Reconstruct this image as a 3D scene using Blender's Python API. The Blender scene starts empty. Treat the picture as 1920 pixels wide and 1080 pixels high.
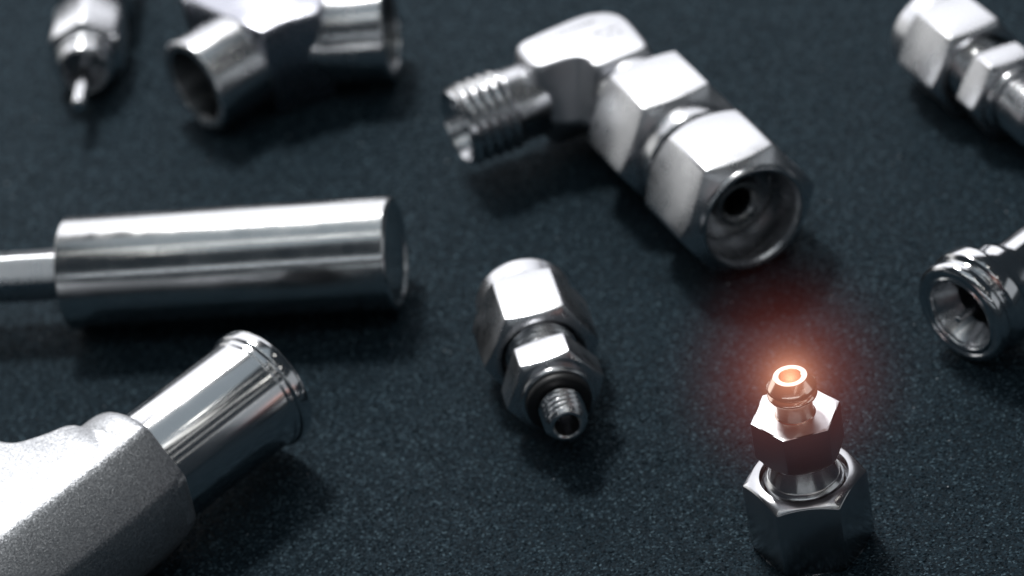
import bpy, bmesh, math, random
from mathutils import Vector, Matrix
random.seed(7)
MM = 0.001                      # everything below is written in millimetres, the scene is in metres
PI = math.pi
scene = bpy.context.scene
C = scene.collection

# ------------------------------------------------------------------ camera
cd = bpy.data.cameras.new("camera")
cam = bpy.data.objects.new("camera", cd); C.objects.link(cam)
E_, r_, D_ = math.radians(35.5), math.radians(11.0), 0.495
F_ = Vector((0, math.cos(E_), -math.sin(E_)))
U0 = Vector((0, math.sin(E_), math.cos(E_))); R0 = Vector((1, 0, 0))
CR = math.cos(r_) * R0 - math.sin(r_) * U0
CU = math.sin(r_) * R0 + math.cos(r_) * U0
M = Matrix((CR, CU, -F_)).transposed().to_4x4(); M.translation = -D_ * F_
cam.matrix_world = M
cd.sensor_width = 36; cd.lens = 130.0
cd.clip_start = 0.01; cd.clip_end = 50
cd.dof.use_dof = True; cd.dof.focus_distance = 0.4335; cd.dof.aperture_fstop = 22.0
scene.camera = cam

# ------------------------------------------------------------------ room light and lamps
w = bpy.data.worlds.new("World"); scene.world = w; w.use_nodes = True
bg = w.node_tree.nodes["Background"]
bg.inputs[0].default_value = (0.62, 0.82, 1.0, 1); bg.inputs[1].default_value = 0.035

def area(name, loc, aim, sx, sy, radiance, col=(1, 1, 1), shape='RECTANGLE', spread=PI):
    l = bpy.data.lights.new(name, 'AREA'); l.shape = shape
    l.size = sx * MM; l.size_y = sy * MM; l.color = col; l.spread = spread
    a = sx * sy * MM * MM * (PI / 4 if shape in ('DISK', 'ELLIPSE') else 1)
    l.energy = radiance * PI * a
    o = bpy.data.objects.new(name, l); C.objects.link(o)
    o.location = Vector(loc) * MM
    o.rotation_euler = (Vector(aim) - Vector(loc)).to_track_quat('-Z', 'Y').to_euler()
    return o
area("key_lamp", (-95, 520, 795), (0, 0, 0), 168, 168, 80, (1.0, 0.985, 0.96), 'DISK')
area("softbox", (-45, 345, 215), (-5, 10, 0), 520, 300, 1.65, (0.965, 0.965, 1.0))
area("ceiling_panel", (-40, -20, 620), (-40, -20, 0), 560, 520, 0.38, (0.82, 0.93, 1.0))
area("strip_lamp", (-20, -95, 430), (0, 0, 0), 520, 26, 1.9, (1.0, 0.98, 0.92))
area("front_lamp", (-120, -500, 310), (-40, 0, 0), 760, 36, 1.5, (0.91, 0.96, 1.0))
area("low_front_lamp", (-20, -620, 175), (0, 0, 0), 560, 42, 0.6, (0.92, 0.97, 1.0))
area("side_lamp", (-300, 245, 105), (-10, 20, 0), 310, 190, 0.95, (1.0, 0.985, 0.955))
area("right_fill", (360, -150, 150), (60, -20, 0), 220, 150, 0.4, (0.93, 0.97, 1.0))  # added fill with no known source, brightens the flanged tube and right flats
for i, (el, L_) in enumerate([(66, 1.5), (53, 1.5), (42, 1.2), (30, 0.9)]):        # tubes of a bank of lamps over the right front side
    e = math.radians(el); d = 430
    p = Vector((-40 + d * math.cos(e) * .66, -30 - d * math.cos(e) * .75, d * math.sin(e)))
    o = area("tube_lamp", p, (-40, -30, 0), 320, 8, L_, (1.0, 0.98, 0.94))
    zc = (p - Vector((-40, -30, 0))).normalized(); xc = Vector((-.751, -.66, 0)); yc = zc.cross(xc)
    o.rotation_euler = Matrix((xc, yc, zc)).transposed().to_euler()
for i, (x, y, z) in enumerate([(120, -60, 400), (190, 40, 380), (90, -190, 380), (260, -120, 330), (-210, -120, 380)]):
    area("downlight", (x, y, z), (0, 0, 0), 16, 16, 9, (1.0, 0.96, 0.88), 'DISK')

scene.view_settings.view_transform = 'Standard'; scene.view_settings.look = 'None'
scene.view_settings.exposure = 0; scene.view_settings.gamma = 1
scene.render.engine = 'CYCLES'
scene.cycles.use_denoising = True
scene.cycles.max_bounces = 8; scene.cycles.glossy_bounces = 6; scene.cycles.volume_bounces = 0
scene.cycles.sample_clamp_indirect = 6
scene.cycles.caustics_reflective = False

# ------------------------------------------------------------------ materials
class NT:
    def __init__(s, name):
        s.m = bpy.data.materials.new(name); s.m.use_nodes = True
        s.t = s.m.node_tree; s.n = s.t.nodes; s.b = s.n["Principled BSDF"]
    def add(s, kind, **kw):
        nd = s.n.new(kind)
        for k, v in kw.items():
            if k.startswith('_'): setattr(nd, k[1:], v)
            else: nd.inputs[k.replace('__', ' ')].default_value = v
        return nd
    def link(s, a, b): s.t.links.new(a, b)
    def ramp(s, src, stops):
        r = s.n.new('ShaderNodeValToRGB'); e = r.color_ramp.elements
        e[0].position, e[0].color = stops[0][0], (*stops[0][1], 1)
        e[1].position, e[1].color = stops[-1][0], (*stops[-1][1], 1)
        for p, c in stops[1:-1]:
            q = e.new(p); q.color = (*c, 1)
        s.link(src, r.inputs[0]); return r

def g(v): return (v, v, v)

def steel(name, col, rough, axis, tool=0.5, smudge=0.06, bump=0.25, lines=9000, aniso=0.0):
    """turned or milled steel: fine tool lines across `axis`, faint smudges in the gloss"""
    k = NT(name); b = k.b
    b.inputs['Metallic'].default_value = 1
    tc = k.add('ShaderNodeTexCoord')
    mp = k.add('ShaderNodeMapping')
    mp.inputs['Scale'].default_value = {'x': (lines, 260, 260), 'z': (260, 260, lines), 's': (1500, 1500, 90)}[axis]   # 's' = streaks up a cone
    k.link(tc.outputs['Object'], mp.inputs[0])
    n1 = k.add('ShaderNodeTexNoise', Scale=1.0, Detail=3.0, Roughness=0.6); k.link(mp.outputs[0], n1.inputs['Vector'])
    n2 = k.add('ShaderNodeTexNoise', Scale=330.0, Detail=5.0, Roughness=0.65); k.link(tc.outputs['Object'], n2.inputs['Vector'])
    rr = k.ramp(n2.outputs[0], [(0.3, g(max(0.02, rough - smudge))), (0.75, g(rough + smudge))])
    k.link(rr.outputs[0], b.inputs['Roughness'])
    cc = k.ramp(n1.outputs[0], [(0.25, tuple(c * (1 - 0.10 * tool) for c in col)), (0.75, tuple(min(1, c * (1 + 0.06 * tool)) for c in col))])
    k.link(cc.outputs[0], b.inputs['Base Color'])
    if aniso:
        tg = k.add('ShaderNodeTangent', _direction_type='RADIAL', _axis=axis.upper()); k.link(tg.outputs[0], b.inputs['Tangent'])
        b.inputs['Anisotropic'].default_value = aniso; b.inputs['Anisotropic Rotation'].default_value = 0.25
    bp = k.add('ShaderNodeBump', Strength=bump, Distance=0.00001); k.link(n1.outputs[0], bp.inputs['Height'])
    k.link(bp.outputs[0], b.inputs['Normal'])
    return k.m

STEEL_X = steel("turned_steel_lying", (0.60, 0.61, 0.63), 0.25, 'x', aniso=0.5)
STEEL_Z = steel("turned_steel_standing", (0.60, 0.61, 0.63), 0.17, 'z', bump=0.3, aniso=0.6)
FACED = steel("faced_steel", (0.54, 0.55, 0.57), 0.34, 'z', tool=0.35, bump=0.12)
GLOW_TINTED = steel("glow_tinted_steel", (0.80, 0.70, 0.62), 0.15, 'z', tool=0.6, smudge=0.04, bump=0.4)  # warm base colour paints the orange glow onto otherwise neutral steel
SLEEVE = steel("bright_turned_steel", (0.64, 0.65, 0.66), 0.2, 's', tool=1.0, smudge=0.05, bump=1.0)
POLISH = steel("polished_steel", (0.64, 0.65, 0.67), 0.13, 'x', tool=0.3, smudge=0.02, bump=0.03)
MILLED = steel("milled_flat_steel", (0.59, 0.60, 0.625), 0.29, 'x', tool=0.35, bump=0.12)
DULL = steel("dull_milled_steel", (0.42, 0.43, 0.48), 0.27, 'x', tool=0.2, bump=0.1)
BORE = steel("shaded_bore_steel", (0.16, 0.17, 0.18), 0.35, 'x', tool=0.8, bump=0.4)  # shade inside the ports put into the colour, darker than the outer steel
SEAT = steel("dark_turned_steel", (0.32, 0.33, 0.34), 0.28, 'x', tool=0.8, bump=0.3)
FORGED = steel("forged_steel", (0.54, 0.55, 0.58), 0.40, 'x', tool=0.2, bump=0.1)
MILLED_Z = steel("milled_dark_steel", (0.50, 0.51, 0.53), 0.22, 'z', tool=0.35, bump=0.12, aniso=0.5)
SATIN = steel("satin_steel", (0.62, 0.63, 0.64), 0.2, 'x', tool=0.8, bump=0.5, lines=300)

def cast_mat():
    k = NT("rough_cast_steel"); b = k.b
    b.inputs['Metallic'].default_value = 1; b.inputs['Roughness'].default_value = 0.5
    tc = k.add('ShaderNodeTexCoord')
    v = k.add('ShaderNodeTexNoise', Scale=3900.0, Detail=2.0, Roughness=0.6); k.link(tc.outputs['Object'], v.inputs['Vector'])
    n = k.add('ShaderNodeTexNoise', Scale=700.0, Detail=3.0); k.link(tc.outputs['Object'], n.inputs['Vector'])
    mx = k.add('ShaderNodeMath', _operation='MULTIPLY_ADD'); mx.inputs[1].default_value = 0.5
    k.link(n.outputs[0], mx.inputs[0]); k.link(v.outputs[0], mx.inputs[2])
    cc = k.ramp(v.outputs[0], [(0.34, (0.36, 0.37, 0.39)), (0.66, (0.56, 0.575, 0.60))]); k.link(cc.outputs[0], b.inputs['Base Color'])
    bp = k.add('ShaderNodeBump', Strength=0.4, Distance=0.00014); k.link(mx.outputs[0], bp.inputs['Height'])
    vo = k.add('ShaderNodeTexVoronoi', Scale=4800.0); k.link(tc.outputs['Object'], vo.inputs['Vector'])    # each grain of the skin leans its own way
    sub = k.add('ShaderNodeVectorMath', _operation='SUBTRACT'); sub.inputs[1].default_value = (0.5, 0.5, 0.5); k.link(vo.outputs['Color'], sub.inputs[0])
    scl = k.add('ShaderNodeVectorMath', _operation='SCALE'); scl.inputs['Scale'].default_value = 0.24; k.link(sub.outputs[0], scl.inputs[0])
    ad = k.add('ShaderNodeVectorMath', _operation='ADD'); k.link(bp.outputs[0], ad.inputs[0]); k.link(scl.outputs[0], ad.inputs[1])
    nm = k.add('ShaderNodeVectorMath', _operation='NORMALIZE'); k.link(ad.outputs[0], nm.inputs[0])
    k.link(nm.outputs[0], b.inputs['Normal'])
    return k.m
CAST = cast_mat()

def plain(name, col, rough, metal=0.0):
    k = NT(name); b = k.b
    tc = k.add('ShaderNodeTexCoord')
    n = k.add('ShaderNodeTexNoise', Scale=900.0, Detail=3.0); k.link(tc.outputs['Object'], n.inputs['Vector'])
    cc = k.ramp(n.outputs[0], [(0.3, tuple(c * 0.8 for c in col)), (0.7, tuple(c * 1.2 for c in col))])
    k.link(cc.outputs[0], b.inputs['Base Color'])
    b.inputs['Roughness'].default_value = rough; b.inputs['Metallic'].default_value = metal
    return k.m
RUBBER = plain("black_rubber", (0.012, 0.013, 0.015), 0.5)
ETCH = plain("etched_marking", (0.25, 0.25, 0.27), 0.6, 1.0)

def mat_ground():
    k = NT("dark_grained_mat"); b = k.b
    tc = k.add('ShaderNodeTexCoord')
    v = k.add('ShaderNodeTexVoronoi', Scale=3900.0); v.inputs['Randomness'].default_value = 1.0
    k.link(tc.outputs['Object'], v.inputs['Vector'])
    n = k.add('ShaderNodeTexNoise', Scale=2100.0, Detail=4.0, Roughness=0.7); k.link(tc.outputs['Object'], n.inputs['Vector'])
    big = k.add('ShaderNodeTexNoise', Scale=60.0, Detail=3.0); k.link(tc.outputs['Object'], big.inputs['Vector'])
    # per-grain colour
    sep = k.add('ShaderNodeSeparateColor'); k.link(v.outputs['Color'], sep.inputs[0])
    cc = k.ramp(sep.outputs[0], [(0.0, (0.0066, 0.0130, 0.0185)), (0.58, (0.0142, 0.0268, 0.0372)), (0.89, (0.031, 0.054, 0.072)), (1.0, (0.10, 0.155, 0.19))])
    k.link(cc.outputs[0], b.inputs['Base Color'])
    # every grain leans its own way, so a few of them glint
    sub = k.add('ShaderNodeVectorMath', _operation='SUBTRACT'); sub.inputs[1].default_value = (0.5, 0.5, 0.5)
    k.link(v.outputs['Color'], sub.inputs[0])
    scl = k.add('ShaderNodeVectorMath', _operation='SCALE'); scl.inputs['Scale'].default_value = 1.1
    k.link(sub.outputs[0], scl.inputs[0])
    bp = k.add('ShaderNodeBump', Strength=0.8, Distance=0.00020); k.link(n.outputs[0], bp.inputs['Height'])
    ad = k.add('ShaderNodeVectorMath', _operation='ADD'); k.link(bp.outputs[0], ad.inputs[0]); k.link(scl.outputs[0], ad.inputs[1])
    nm = k.add('ShaderNodeVectorMath', _operation='NORMALIZE'); k.link(ad.outputs[0], nm.inputs[0])
    k.link(nm.outputs[0], b.inputs['Normal'])
    b.inputs['Roughness'].default_value = 0.55
    b.inputs['Specular IOR Level'].default_value = 0.05
    return k.m
GROUND = mat_ground()

# ------------------------------------------------------------------ helpers
LIE = Matrix(((0, 0, 1, 0), (1, 0, 0, 0), (0, 1, 0, 0), (0, 0, 0, 1)))   # local z -> x, x -> y, y -> z

def finish(name, bm, mat, parent=None, xf=None, sharp=28, bev=0):
    if xf is not None: bm.transform(xf)
    bm.transform(Matrix.Scale(MM, 4))
    bmesh.ops.recalc_face_normals(bm, faces=bm.faces[:])
    me = bpy.data.meshes.new(name); bm.to_mesh(me); bm.free()
    me.materials.append(mat)
    for p in me.polygons: p.use_smooth = True
    me.set_sharp_from_angle(angle=math.radians(sharp))
    o = bpy.data.objects.new(name, me); C.objects.link(o)
    if parent is not None: o.parent = parent
    return o

def loft(bm, rings, close=False, cap0=False, cap1=False):
    """rings: lists of n points, joined one to the next"""
    n = len(rings[0])
    V = [[bm.verts.new(p) for p in ring] for ring in rings]
    m = len(V)
    for i in range(m if close else m - 1):
        a, b = V[i], V[(i + 1) % m]
        for j in range(n):
            q = (j + 1) % n
            bm.faces.new((a[j], a[q], b[q], b[j]))
    if cap0: bm.faces.new(V[0])
    if cap1: bm.faces.new(V[-1])

def circ(r, z, n=96, cx=0, cy=0):
    return [(cx + r * math.cos(2 * PI * j / n), cy + r * math.sin(2 * PI * j / n), z) for j in range(n)]

def soften(prof, b, closed):
    """cut every corner of a profile [(r, z)...] by b so its edges catch the light"""
    out = []; n = len(prof)
    for i, (r, z) in enumerate(prof):
        if not closed and i in (0, n - 1): out.append((r, z)); continue
        p, q = prof[i - 1], prof[(i + 1) % n]
        d0 = math.hypot(p[0] - r, p[1] - z); d1 = math.hypot(q[0] - r, q[1] - z)
        c = ((p[0]-r)*(q[0]-r) + (p[1]-z)*(q[1]-z)) / max(1e-9, d0 * d1)
        if c < -0.97: out.append((r, z)); continue
        e0, e1 = min(b, d0 * .35), min(b, d1 * .35)
        A = (r + (p[0]-r)*e0/d0, z + (p[1]-z)*e0/d0); B = (r + (q[0]-r)*e1/d1, z + (q[1]-z)*e1/d1)
        mid = ((A[0]+B[0])/2*.5 + r*.5, (A[1]+B[1])/2*.5 + z*.5)
        out += [A, mid, B]
    return out

def lathe(bm, prof, closed=True, b=0.12, n=96, cap0=False, cap1=False):
    pr = soften(prof, b, closed) if b else prof
    loft(bm, [circ(max(r, 1e-4), z, n) for r, z in pr], closed, cap0, cap1)

def hex_angles(ap, rho):
    d = (ap - rho) / math.cos(PI / 6)
    dt = math.atan2(rho * 0.5, d + rho * math.cos(PI / 6))
    A = []
    for k in range(6):
        c = k * PI / 3
        offs = [-dt, -dt * .5, 0, dt * .5, dt]
        m = 13
        offs += [dt + (PI / 3 - 2 * dt) * i / (m + 1) for i in range(1, m + 1)]
        A += [(c + o, o if o <= dt else PI / 3 - o) for o in offs]
    R = []
    for a, off in A:
        off = abs(off)
        if off <= dt + 1e-9:
            r = d * math.cos(off) + math.sqrt(max(0, rho ** 2 - (d * math.sin(off)) ** 2))
        else:
            r = ap / math.cos(PI / 6 - off)
        R.append((a, r))
    return R

def hexnut(bm, Rc, z0, z1, rim0, rim1, bore=(2, 2), rho=0.35, rot=0.0, tan0=0.577, tan1=0.577, b=0.14, inner=None, rimo=0.0, tano=0.0):
    """hexagonal prism between planes z0 and z1, both ends turned to a cone outside the rims; `inner` = bore profile from z1 back to z0"""
    ap = Rc * math.cos(PI / 6)
    hx = hex_angles(ap, rho)
    def ring(f): return [(f(r)[0] * math.cos(a + rot), f(r)[0] * math.sin(a + rot), f(r)[1]) for a, r in hx]
    def zt(r): return z1 - max(0, r - rim1) * tan1 - max(0, r - rimo) * tano
    def zb(r): return z0 + max(0, r - rim0) * tan0
    rings = []
    inn = inner or [(bore[1], z1), (bore[0], z0)]
    inn2 = soften(inn, 0.08, False) if len(inn) > 2 else inn
    rings.append(ring(lambda r: (rim0, z0)))
    rings.append(ring(lambda r: (min(r, rim0 + 0.15), z0 + 0.03)))
    rings.append(ring(lambda r: (r - b, zb(r - b))))
    rings.append(ring(lambda r: (r - b * .25, zb(r) + b * .25)))
    rings.append(ring(lambda r: (r, zb(r) + b)))
    rings.append(ring(lambda r: (r, zt(r) - b)))
    rings.append(ring(lambda r: (r - b * .25, zt(r) - b * .25)))
    rings.append(ring(lambda r: (r - b, zt(r - b))))
    if rimo: rings.append(ring(lambda r: (min(r - 2 * b, rimo), zt(min(r - 2 * b, rimo)))))
    rings.append(ring(lambda r: (min(r, rim1 + 0.15), zt(rim1 + .15))))
    rings.append(ring(lambda r: (rim1, z1)))
    for rr, zz in inn2: rings.append(ring(lambda r, rr=rr, zz=zz: (rr, zz)))
    loft(bm, rings, True)

def thread_rings(z0, z1, r0, depth, pitch, n=64, taper0=0.0, taper1=0.0, per=10):
    """rings of a helical V thread between z0 and z1 (r0 = crest)"""
    m = max(2, int((z1 - z0) / pitch * per)); out = []
    for i in range(m + 1):
        z = z0 + (z1 - z0) * i / m; ring = []
        for j in range(n):
            a = 2 * PI * j / n
            ph = ((z - z0) / pitch - j / n) % 1.0
            t = abs(2 * ph - 1); t = min(1, max(0, (t - .12) / .72))
            d = depth * t
            if taper0 and z - z0 < taper0: d = max(d, depth * 1.1 * (1 - (z - z0) / taper0))
            if taper1 and z1 - z < taper1: d = max(d, depth * 1.1 * (1 - (z1 - z) / taper1))
            r = r0 - d
            ring.append((r * math.cos(a), r * math.sin(a), z))
        out.append(ring)
    return out

def thing(name, label, cat, loc=(0, 0, 0), yaw=0.0, tilt=0.0, group=None):
    o = bpy.data.objects.new(name, None); C.objects.link(o)
    o.empty_display_size = 0.005
    o.location = Vector(loc) * MM; o.rotation_euler = (0, math.radians(tilt), math.radians(yaw))
    o['label'] = label; o['category'] = cat
    if group: o['group'] = group
    return o

def up(h): return Matrix.Translation((0, 0, h)) @ LIE
def new(): return bmesh.new()

# ------------------------------------------------------------------ the mat everything lies on
bm = new(); bmesh.ops.create_grid(bm, x_segments=8, y_segments=8, size=900)
gr = finish("ground", bm, GROUND); gr['kind'] = 'structure'

# ------------------------------------------------------------------ 1 upright fitting with the glowing orifice
t = thing("upright_hex_fitting", "steel hex fitting standing upright on its wide nut, its open tip glowing orange", "pipe fitting", (29.72, -62.96, 0))
ROT = math.radians(-19)
bm = new()
hexnut(bm, 7.45, 0, 10.35, 6.5, 5.35, rot=math.radians(-6.4), rho=0.22, tan0=0.6, tan1=0.14, rimo=6.2, tano=0.42,
       inner=[(5.35, 10.35), (5.2, 9.4), (4.85, 9.2), (4.75, 3.0), (3.4, 2.6), (3.4, 0)])
finish("union_nut", bm, MILLED_Z, t)
bm = new()   # flared sleeve that rises out of the nut
lathe(bm, [(1.5, 7.0), (4.5, 7.0), (4.72, 9.6), (4.8, 10.1), (4.32, 10.62), (4.26, 10.62), (3.1, 12.9), (3.0, 14.2), (1.5, 14.2)], b=0.1)
finish("flared_sleeve", bm, SLEEVE, t)
bm = new()
hexnut(bm, 5.45, 14.05, 19.6, 4.75, 4.6, bore=(1.3, 1.3), rot=math.radians(5.2), rho=0.14, tan0=0.6, tan1=0.0, b=0.15)
finish("hex_body", bm, FACED, t)
bm = new()   # threaded tip: waist, two thread turns, coned end with the orifice
rings = [circ(2.5, 19.55, 64), circ(2.3, 19.75, 64), circ(2.22, 20.1, 64), circ(2.2, 21.0, 64), circ(2.2, 21.6, 64)]
rings += [circ(r, z, 64) for r, z in [(2.36, 21.8), (2.62, 22.05), (2.88, 22.3), (2.95, 22.48), (2.95, 22.66), (2.86, 22.8), (2.7, 22.92), (2.6, 23.03), (2.62, 23.17), (2.8, 23.33), (2.94, 23.48), (2.97, 23.66), (2.95, 23.8)]]
rings += [circ(2.86, 23.95, 64), circ(2.78, 24.05, 64), circ(2.1, 25.0, 64), circ(2.0, 25.08, 64), circ(1.36, 25.08, 64), circ(1.28, 25.02, 64), circ(1.25, 24.8, 64), circ(1.22, 21.0, 64), circ(1.22, 19.55, 64)]
loft(bm, rings, True)
finish("threaded_tip", bm, GLOW_TINTED, t, sharp=24)

# ------------------------------------------------------------------ 2 elbow
t = thing("elbow_fitting", "large right angle steel elbow fitting with flat marked top, threaded arm and open hex nut", "pipe fitting", (18.8, 34.9, 0), -71.7)
H = 8.84
def smooth_poly(pts, it=2):
    for _ in range(it):
        out = []
        for i in range(len(pts)):
            p, q = pts[i], pts[(i + 1) % len(pts)]
            out += [(p[0]*.8+q[0]*.2, p[1]*.8+q[1]*.2), (p[0]*.2+q[0]*.8, p[1]*.2+q[1]*.8)]
        pts = out
    return pts
bm = new()   # forged body: an L seen from above; local x = nut arm, local y = -threaded arm
def elbow_outline(k, dr=0.0):
    # (b along the nut arm, a along the threaded arm)
    pts = [(-4.2, 10.6), (-3.2, 11.9), (3.0, 12.3), (4.0, 11.0), (4.3 + dr, 7.4 + dr), (5.0 + dr, 5.6 + dr), (6.6 + dr, 4.9 + dr), (8.6, 5.0), (9.4, 3.8), (9.4, -3.0), (8.8, -3.9), (1.6, -4.5), (-1.4, -4.3), (-3.4, -3.0), (-4.6, -0.8), (-4.9, 2.0)]
    cx, cy = 1.0, 3.0
    return [(cx + (x - cx) * k, cy + (y - cy) * k) for x, y in pts]
rings = []
for z, k, dr in [(2.2, .80, -.6), (2.8, .87, -.3), (4.6, .99, .7), (6.4, 1.08, 1.7), (7.4, 1.1, 2.0), (8.2, 1.1, 2.0), (14.6, 1.0, 0), (15.4, .975, 0), (15.85, .93, 0), (15.95, .87, 0)]:
    rings.append([(x, -y, z) for x, y in smooth_poly(elbow_outline(k, dr))])
loft(bm, rings, False, True, True)
finish("elbow_body", bm, FORGED, t, sharp=50)
bm = new()   # threaded arm, along -y
rings = [circ(4.6, 9.0, 72), circ(5.0, 10.2, 72), circ(5.35, 11.4, 72), circ(5.35, 15.2, 72)]
rings += thread_rings(15.3, 22.7, 5.95, 0.52, 1.5, 72, taper0=0.5, taper1=0.6)
rings += [circ(5.45, 23.0, 72), circ(5.3, 23.25, 72), circ(4.9, 23.25, 72), circ(4.75, 23.0, 72), circ(3.7, 19.5, 72), circ(3.2, 10.0, 72), circ(3.2, 9.0, 72)]
loft(bm, rings, True)
LIE_Y = Matrix(((1, 0, 0, 0), (0, 0, -1, 0), (0, 1, 0, 0), (0, 0, 0, 1)))
finish("threaded_arm", bm, STEEL_X, t, Matrix.Translation((0, 0, H)) @ LIE_Y, sharp=24)
bm = new()
lathe(bm, [(3.0, 7.5), (6.2, 7.5), (6.6, 8.6), (6.6, 13.8), (3.0, 13.8)])
finish("neck", bm, STEEL_X, t, up(H))
bm = new()
hexnut(bm, 9.9, 13.1, 25.4, 8.0, 7.6, bore=(3, 3), rho=0.3, tan0=0.6, tan1=0.5)
finish("hex_shoulder", bm, MILLED, t, up(H))
bm = new()
lathe(bm, [(3, 25.2), (7.3, 25.2), (7.5, 25.5), (7.5, 28.3), (7.3, 28.6), (3, 28.6)])
finish("collar_ring", bm, STEEL_X, t, up(H))
bm = new()   # swivel nut: turned collar at the back, coned rim and deep bore at the front
hexnut(bm, 10.15, 29.0, 44.3, 6.9, 7.4, rho=0.9, tan0=1.15, tan1=0.6,
       inner=[(7.0, 44.3), (6.75, 43.9), (6.6, 43.4), (6.15, 38.6), (5.9, 31), (3.2, 31), (3.2, 29.0)])
finish("swivel_nut", bm, MILLED, t, up(H))
bm = new()
lathe(bm, [(6.95, 43.8), (7.0, 44.75), (7.5, 44.75), (7.75, 44.4), (7.75, 43.8)], b=.2)
finish("rim", bm, STEEL_X, t, up(H))
bm = new()   # seat inside the bore
lathe(bm, [(1.9, 30), (6.05, 30), (6.1, 38.3), (4.2, 38.5), (3.5, 38.9), (3.4, 40.6), (3.2, 40.9), (2.85, 40.9), (2.6, 40.3), (2.15, 39.9), (1.9, 39.0)])
finish("inner_seat", bm, SEAT, t, up(H))
def marks(parent, rows, z, name="etched_marking"):
    bm = new()
    for (x0, y0, dx, dy, n, hgt) in rows:
        L = math.hypot(dx, dy); ux, uy = dx / L, dy / L
        for i in range(n):
            f = (i + .5) / n
            px, py = x0 + dx * f, y0 + dy * f
            for s in range(random.choice((1, 2, 2))):
                a = random.uniform(-.5, .5); l = hgt * random.uniform(.4, 1.0)
                mat = Matrix.Translation((px + random.uniform(-.1, .1), py + random.uniform(-.1, .1), z)) @ Matrix.Rotation(math.atan2(uy, ux) + PI / 2 + a + (PI / 2 if s else 0), 4, 'Z') @ Matrix.Diagonal((l, 0.16, 0.04, 1))
                bmesh.ops.create_cube(bm, size=1, matrix=mat)
    return finish(name, bm, ETCH, parent)
marks(t, [(-2.2, -8.6, 0.2, 8.8, 12, 1.1), (1.2, -1.6, 0.2, 4.2, 6, 1.1), (2.8, -1.4, 0.2, 3.6, 5, 1.0)], 15.97)

# ------------------------------------------------------------------ 3 and 4: nut-and-stub adapters of one kind
def adapter(loc, yaw, label, tip_r, tip_len, small_rot, bore, washer=True, group=None, thread_pitch=0.95, small_len=4.2):
    """local x runs from the small end (0) to the domed nut"""
    t = thing("compression_adapter", label, "pipe fitting", loc, yaw, group=group)
    H = 6.6
    z = tip_len
    bm = new()
    rings = [circ(bore, z + 1, 64), circ(bore, 0.9, 64), circ(bore + .12, .2, 64), circ(bore + .3, 0.0, 64), circ(tip_r - .75, 0, 64), circ(tip_r - .6, 0.08, 64), circ(tip_r - .32, 0.5, 64)]
    rings += thread_rings(0.55, z - 0.7, tip_r, 0.34, thread_pitch, 64, taper0=.4)
    rings += [circ(tip_r - .45, z - .5, 64), circ(tip_r - .5, z + 1, 64)]
    loft(bm, rings, True)
    finish("threaded_tip", bm, STEEL_X, t, up(H), sharp=24)
    if washer:
        bm = new()
        lathe(bm, [(tip_r - .5, z - .35), (4.0, z - .35), (4.25, z), (4.25, z + .9), (tip_r - .5, z + .9)], b=.2)
        finish("sealing_ring", bm, RUBBER, t, up(H))
    bm = new()
    lathe(bm, [(tip_r - .5, z + .7), (4.55, z + .7), (4.75, z + 1.0), (4.75, z + 2.2), (tip_r - .5, z + 2.2)], b=.1)
    finish("flange", bm, STEEL_X, t, up(H))
    z1 = z + 1.9; z2 = z1 + small_len + .6
    bm = new()
    hexnut(bm, 6.45, z1, z2, 5.35, 5.45, bore=(1.6, 1.6), rot=math.radians(small_rot), rho=.2, tan0=.5, tan1=.35)
    finish("small_hex", bm, MILLED, t, up(H))
    z3 = z2 + 4.3
    bm = new()
    rings = [circ(1.6, z2 - .3, 64), circ(4.2, z2 - .3, 64), circ(4.2, z2 + .5, 64)] + thread_rings(z2 + .6, z3 + 2, 4.75, .4, 1.0, 64, taper0=.4) + [circ(1.6, z3 + 2, 64)]
    loft(bm, rings, True)
    finish("threaded_neck", bm, STEEL_X, t, up(H), sharp=24)
    bm = new()
    hexnut(bm, 7.65, z3 - .7, z3 + 9.3, 6.1, 6.5, rho=.3, tan0=.5, tan1=.55,
           inner=[(6.35, z3 + 9.4), (6.35, z3 + 12.4), (6.1, z3 + 12.9), (5.5, z3 + 13.1), (2.4, z3 + 13.1), (2.4, z3 + 4), (5.2, z3 + 3.2), (5.2, z3 - .2), (5.6, z3 - .7)])
    finish("cap_nut", bm, MILLED, t, up(H))
    return t
GR = "hex adapters with a wide cap nut and a slim hex"
adapter((3.5, -40.5, 0), 94.8, "steel hex adapter with black sealing ring and slim threaded tip, lying alone mid frame", 2.85, 4.9, -6, 1.5, group=GR)
a2 = math.radians(110)
adapter((66.3 + 24.2 * math.cos(math.radians(-70)), 26.8 + 24.2 * math.sin(math.radians(-70)), 0), 110,
        "blurred steel hex adapter in the top right corner, thick threaded end out of frame", 4.3, 6.5, 4, 2.6, washer=False, group=GR, thread_pitch=1.1)

# ------------------------------------------------------------------ 5 plain tube with a thin stem
t = thing("stepped_tube", "long smooth steel tube with a thinner stem coming out of its left end", "tube", (-14.2, 2.1, 0), 167.1)
bm = new()
lathe(bm, [(0.01, .45), (6.5, .45), (6.85, 0), (7.35, 0.0), (7.7, 0.35), (7.7, 45.0), (7.5, 45.2), (.01, 45.2)], False, b=.12, n=128)
finish("barrel", bm, SATIN, t, up(7.7))
bm = new()
hexnut(bm, 3.65, 44.0, 110, 3.3, 3.3, bore=(1, 1), rho=.5, rot=math.radians(22))
finish("stem", bm, MILLED, t, up(7.7))

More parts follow.
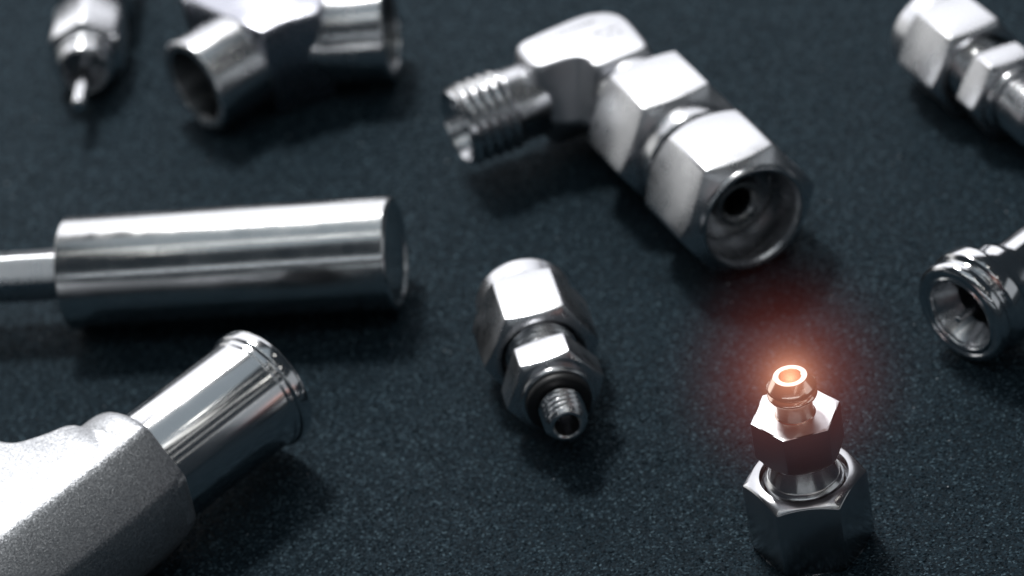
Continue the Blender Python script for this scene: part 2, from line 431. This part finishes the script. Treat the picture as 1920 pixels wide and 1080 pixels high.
# ------------------------------------------------------------------ 6 cast tee with polished spigot
t = thing("cast_tee", "rough cast steel tee body with a polished round spigot ending in a lip", "pipe fitting", (-33.6, -25.1, 0), 221.3)
H = 10.0
bm = new()
lathe(bm, [(6.6, -1.2), (7.6, -1.2), (8.0, -1.0), (8.15, -.6), (8.15, .75), (7.95, .95), (7.8, 1.0), (7.78, 1.7), (7.62, 1.85), (7.62, 24), (6.6, 24)], b=.12, n=144)
finish("spigot", bm, POLISH, t, up(H))
bm = new()
def collar(r, z, n=144):
    out = []
    for p in range(n):
        a = 2 * PI * p / n; rr = r
        for c in (42.0, 0.0, -42.0, -90.0):      # the near side is pressed flat like the body behind it
            d = math.cos(a - math.radians(c))
            if d > .5: rr = min(rr, (r - 1.25) / d)
        out.append((rr * math.cos(a), rr * math.sin(a), z))
    return out
loft(bm, [collar(r, z) for r, z in [(7.4, 20.9), (7.8, 20.3), (8.5, 20.0), (9.1, 20.1), (9.5, 20.5), (9.72, 21.2), (9.78, 22.2), (9.75, 23.6), (9.55, 24.4), (9.2, 25.2), (9.0, 30), (7.4, 30)]], True)
finish("cast_collar", bm, CAST, t, up(H), sharp=60)
bm = new()      # flat-topped body, a T seen from above; x = along the run, y = to the near side
top = [(25.2, -5.6), (28.5, -6.9), (31.4, -8.6), (32.4, -10.5), (32.8, -15), (32.8, -45), (62, -45), (62, 3.7), (20.9, 3.9), (21.3, 2.0), (24.5, -1)]
mid = [(24.6, -9.2), (26.5, -9.5), (28.2, -10.4), (28.6, -12), (28.6, -16), (28.6, -45), (66, -45), (66, 9.3), (20.2, 9.3), (20.6, 4.5), (23.9, 0)]
lerp = lambda f: [(a[0] + (b[0] - a[0]) * f, a[1] + (b[1] - a[1]) * f) for a, b in zip(top, mid)]
rings = []
for z, f in [(.8, .1), (5.6, .93), (6.4, 1.0), (13.4, 1.0), (14.4, .95), (18.9, .1), (19.45, -.02), (19.6, -.14)]:
    rings.append([(x, y, z) for x, y in smooth_poly(lerp(f), 2)])
loft(bm, rings, False, True, True)
bmesh.ops.triangulate(bm, faces=[f for f in bm.faces if len(f.verts) > 4])
finish("cast_body", bm, CAST, t, None, sharp=60)

# ------------------------------------------------------------------ 7 wye body at the top
t = thing("angled_union", "blurred steel union with flat angular top and two round ports pointing outward", "pipe fitting", (0, 0, 0))
bm = new()
poly = [(-40.6, 68.6), (-28.4, 52.6), (-27.9, 52.6), (-24.2, 54.5), (-20.2, 54.9), (-19.4, 55.3), (-17.9, 62.0), (-20.0, 70.5), (-30.0, 76.0), (-38.0, 74.0)]
cx = sum(p[0] for p in poly) / len(poly); cy = sum(p[1] for p in poly) / len(poly)
rings = [[(cx + (x - cx) * k, cy + (y - cy) * k, z) for x, y in smooth_poly(poly, 2)] for z, k in [(.6, .96), (1.2, 1), (14.3, 1), (14.8, .985), (15.0, .95)]]
loft(bm, rings, False, True, True)
finish("union_body", bm, DULL, t, None, sharp=50)
def port(loc, yaw, L, R, name="port"):
    bm = new()
    lathe(bm, [(R - 1.5, 0.2), (R - .6, 0), (R - .2, 0.1), (R, .4), (R, L), (R - 2.6, L), (R - 2.6, 9), (R - 1.5, 6)], b=.1)
    y = math.radians(yaw)
    po = finish(name, bm, STEEL_X, t, Matrix.Translation(loc) @ Matrix.Rotation(y, 4, 'Z') @ LIE)
    bm = new()
    lathe(bm, [(R - 1.42, .55), (R - 1.7, .8), (R - 2.3, 5.5), (R - 3.4, 6.5), (.01, 6.6)], False, b=.1)
    finish("bore", bm, BORE, po, Matrix.Translation(loc) @ Matrix.Rotation(y, 4, 'Z') @ LIE)
port((-39.6, 53.5, 7.6), 33.9, 16, 7.2)
port((-9.9, 58.3, 7.6), 167.5, 9.6, 7.3)
bm = new(); lathe(bm, [(3, 8), (6.3, 8), (6.3, 17), (3, 17)])
finish("neck", bm, STEEL_X, t, Matrix.Translation((-9.9, 58.3, 7.6)) @ Matrix.Rotation(math.radians(167.5), 4, 'Z') @ LIE)

# ------------------------------------------------------------------ 8 small fitting with a thin pin, top left
t = thing("pin_fitting", "small blurred hex nut with a thin bright pin pointing toward the bottom of the mat", "pipe fitting", (-57.4, 57.7, 0), 84.1)
H = 5.6
X = Matrix.Translation((0, -.5, 0))
bm = new(); lathe(bm, [(0.01, 0), (.8, 0), (1.05, .3), (1.05, 14), (.01, 14)], False); finish("pin", bm, POLISH, t, X @ up(H))
bm = new(); lathe(bm, [(1.0, 13), (3.1, 13), (3.3, 9.6), (3.6, 9.3), (4.0, 9.5), (4.1, 10.0), (4.1, 11.4), (4.5, 11.8), (4.5, 15), (1.0, 15)]); finish("front_collar", bm, STEEL_X, t, X @ up(H))
bm = new(); hexnut(bm, 6.1, 13.0, 23, 4.3, 5.0, bore=(1.1, 1.1), rho=1.6, rot=PI / 6 + .09, tan0=.6); finish("hex_nut", bm, MILLED, t, X @ up(H))
bm = new(); lathe(bm, [(1.0, 22.8), (3.6, 22.8), (3.6, 27), (5.6, 27), (5.6, 40), (1, 40)]); finish("rear_barrel", bm, STEEL_X, t, X @ up(H))

# ------------------------------------------------------------------ 9 flanged tube at the right
t = thing("flanged_tube", "polished steel tube end with stepped round rim and dark open bore at the right edge", "tube", (54.1, -34.5, 0), 37.3)
H = 7.25
bm = new()
lathe(bm, [(4.85, 0.3), (5.15, 0.1), (5.4, .35), (5.7, .35), (5.95, 0.05), (6.6, 0.1), (7.05, .6), (7.1, 1.6), (6.45, 2.1), (6.45, 2.7), (7.25, 3.1), (7.25, 5.0), (6.7, 5.6), (5.7, 6.0), (5.4, 7.4), (5.4, 8.8), (4.7, 9.6), (4.2, 10.4), (4.1, 50), (3.0, 50), (3.35, 4.2), (3.6, 3.6), (4.75, .8)], b=.25, n=128)
finish("tube_end", bm, POLISH, t, up(H))
bm = new()
lathe(bm, [(4.72, .75), (4.5, 1.2), (3.5, 3.5), (3.3, 3.9), (2.95, 30), (3.2, 30), (3.6, 3.8), (4.73, .9)], b=.08)
finish("bore", bm, STEEL_X, t, up(H))
bm = new()
lathe(bm, [(.01, -.2), (.35, -.2), (.5, .05), (.5, 9), (.01, 9)], False, b=.08, n=32)
finish("inner_pin", bm, STEEL_X, t, up(H - .5))

# ------------------------------------------------------------------ specks of bright dust on the mat
bm = new()
for i in range(150):
    r = random.uniform(.05, .13)
    m = Matrix.Translation((random.uniform(-75, 85), random.uniform(-75, 95), r * .8)) @ Matrix.Rotation(random.uniform(0, PI), 4, 'Z') @ Matrix.Diagonal((r * random.uniform(.7, 1.6), r, r * .8, 1))
    bmesh.ops.create_icosphere(bm, subdivisions=1, radius=1, matrix=m)
du = finish("dust_specks", bm, plain("pale_dust", (0.55, 0.6, 0.65), 0.3), None, sharp=20)
du['kind'] = 'stuff'; du['label'] = "tiny pale specks of dust scattered over the dark mat"; du['category'] = "dust"

# ------------------------------------------------------------------ the light at the tip
TIP = Vector((29.72, -62.96, 25.0))
# no real gas: an emissive ball added as the bloom halo, fading outward
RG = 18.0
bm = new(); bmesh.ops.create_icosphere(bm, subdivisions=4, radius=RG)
k = NT("bloom_halo"); k.n.remove(k.b)
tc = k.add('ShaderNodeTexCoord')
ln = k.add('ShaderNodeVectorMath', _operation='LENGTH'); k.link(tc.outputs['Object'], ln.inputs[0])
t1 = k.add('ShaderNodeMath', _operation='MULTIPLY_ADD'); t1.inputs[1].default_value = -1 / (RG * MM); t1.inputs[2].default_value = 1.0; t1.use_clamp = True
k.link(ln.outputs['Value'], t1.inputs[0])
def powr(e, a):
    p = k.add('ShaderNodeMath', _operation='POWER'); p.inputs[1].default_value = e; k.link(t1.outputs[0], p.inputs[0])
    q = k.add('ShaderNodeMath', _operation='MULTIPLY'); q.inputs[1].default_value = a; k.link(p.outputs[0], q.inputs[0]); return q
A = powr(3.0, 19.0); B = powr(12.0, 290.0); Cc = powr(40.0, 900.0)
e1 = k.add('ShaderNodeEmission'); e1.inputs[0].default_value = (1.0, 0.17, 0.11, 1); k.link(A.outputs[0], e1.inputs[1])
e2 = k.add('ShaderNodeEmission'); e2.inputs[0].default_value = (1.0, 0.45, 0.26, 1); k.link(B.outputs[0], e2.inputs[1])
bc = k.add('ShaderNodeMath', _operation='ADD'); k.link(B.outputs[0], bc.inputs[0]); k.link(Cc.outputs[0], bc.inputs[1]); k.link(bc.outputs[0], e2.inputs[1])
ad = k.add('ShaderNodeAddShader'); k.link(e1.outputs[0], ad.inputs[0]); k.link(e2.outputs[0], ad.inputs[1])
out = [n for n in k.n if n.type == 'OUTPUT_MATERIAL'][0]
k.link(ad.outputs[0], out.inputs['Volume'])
vo = finish("bloom_halo", bm, k.m); vo.location = (TIP + Vector((-.1, -.9, .3))) * MM
vo['kind'] = 'stuff'; vo['label'] = "added halo of soft orange bloom round the open tip of the upright fitting"; vo['category'] = "glow"
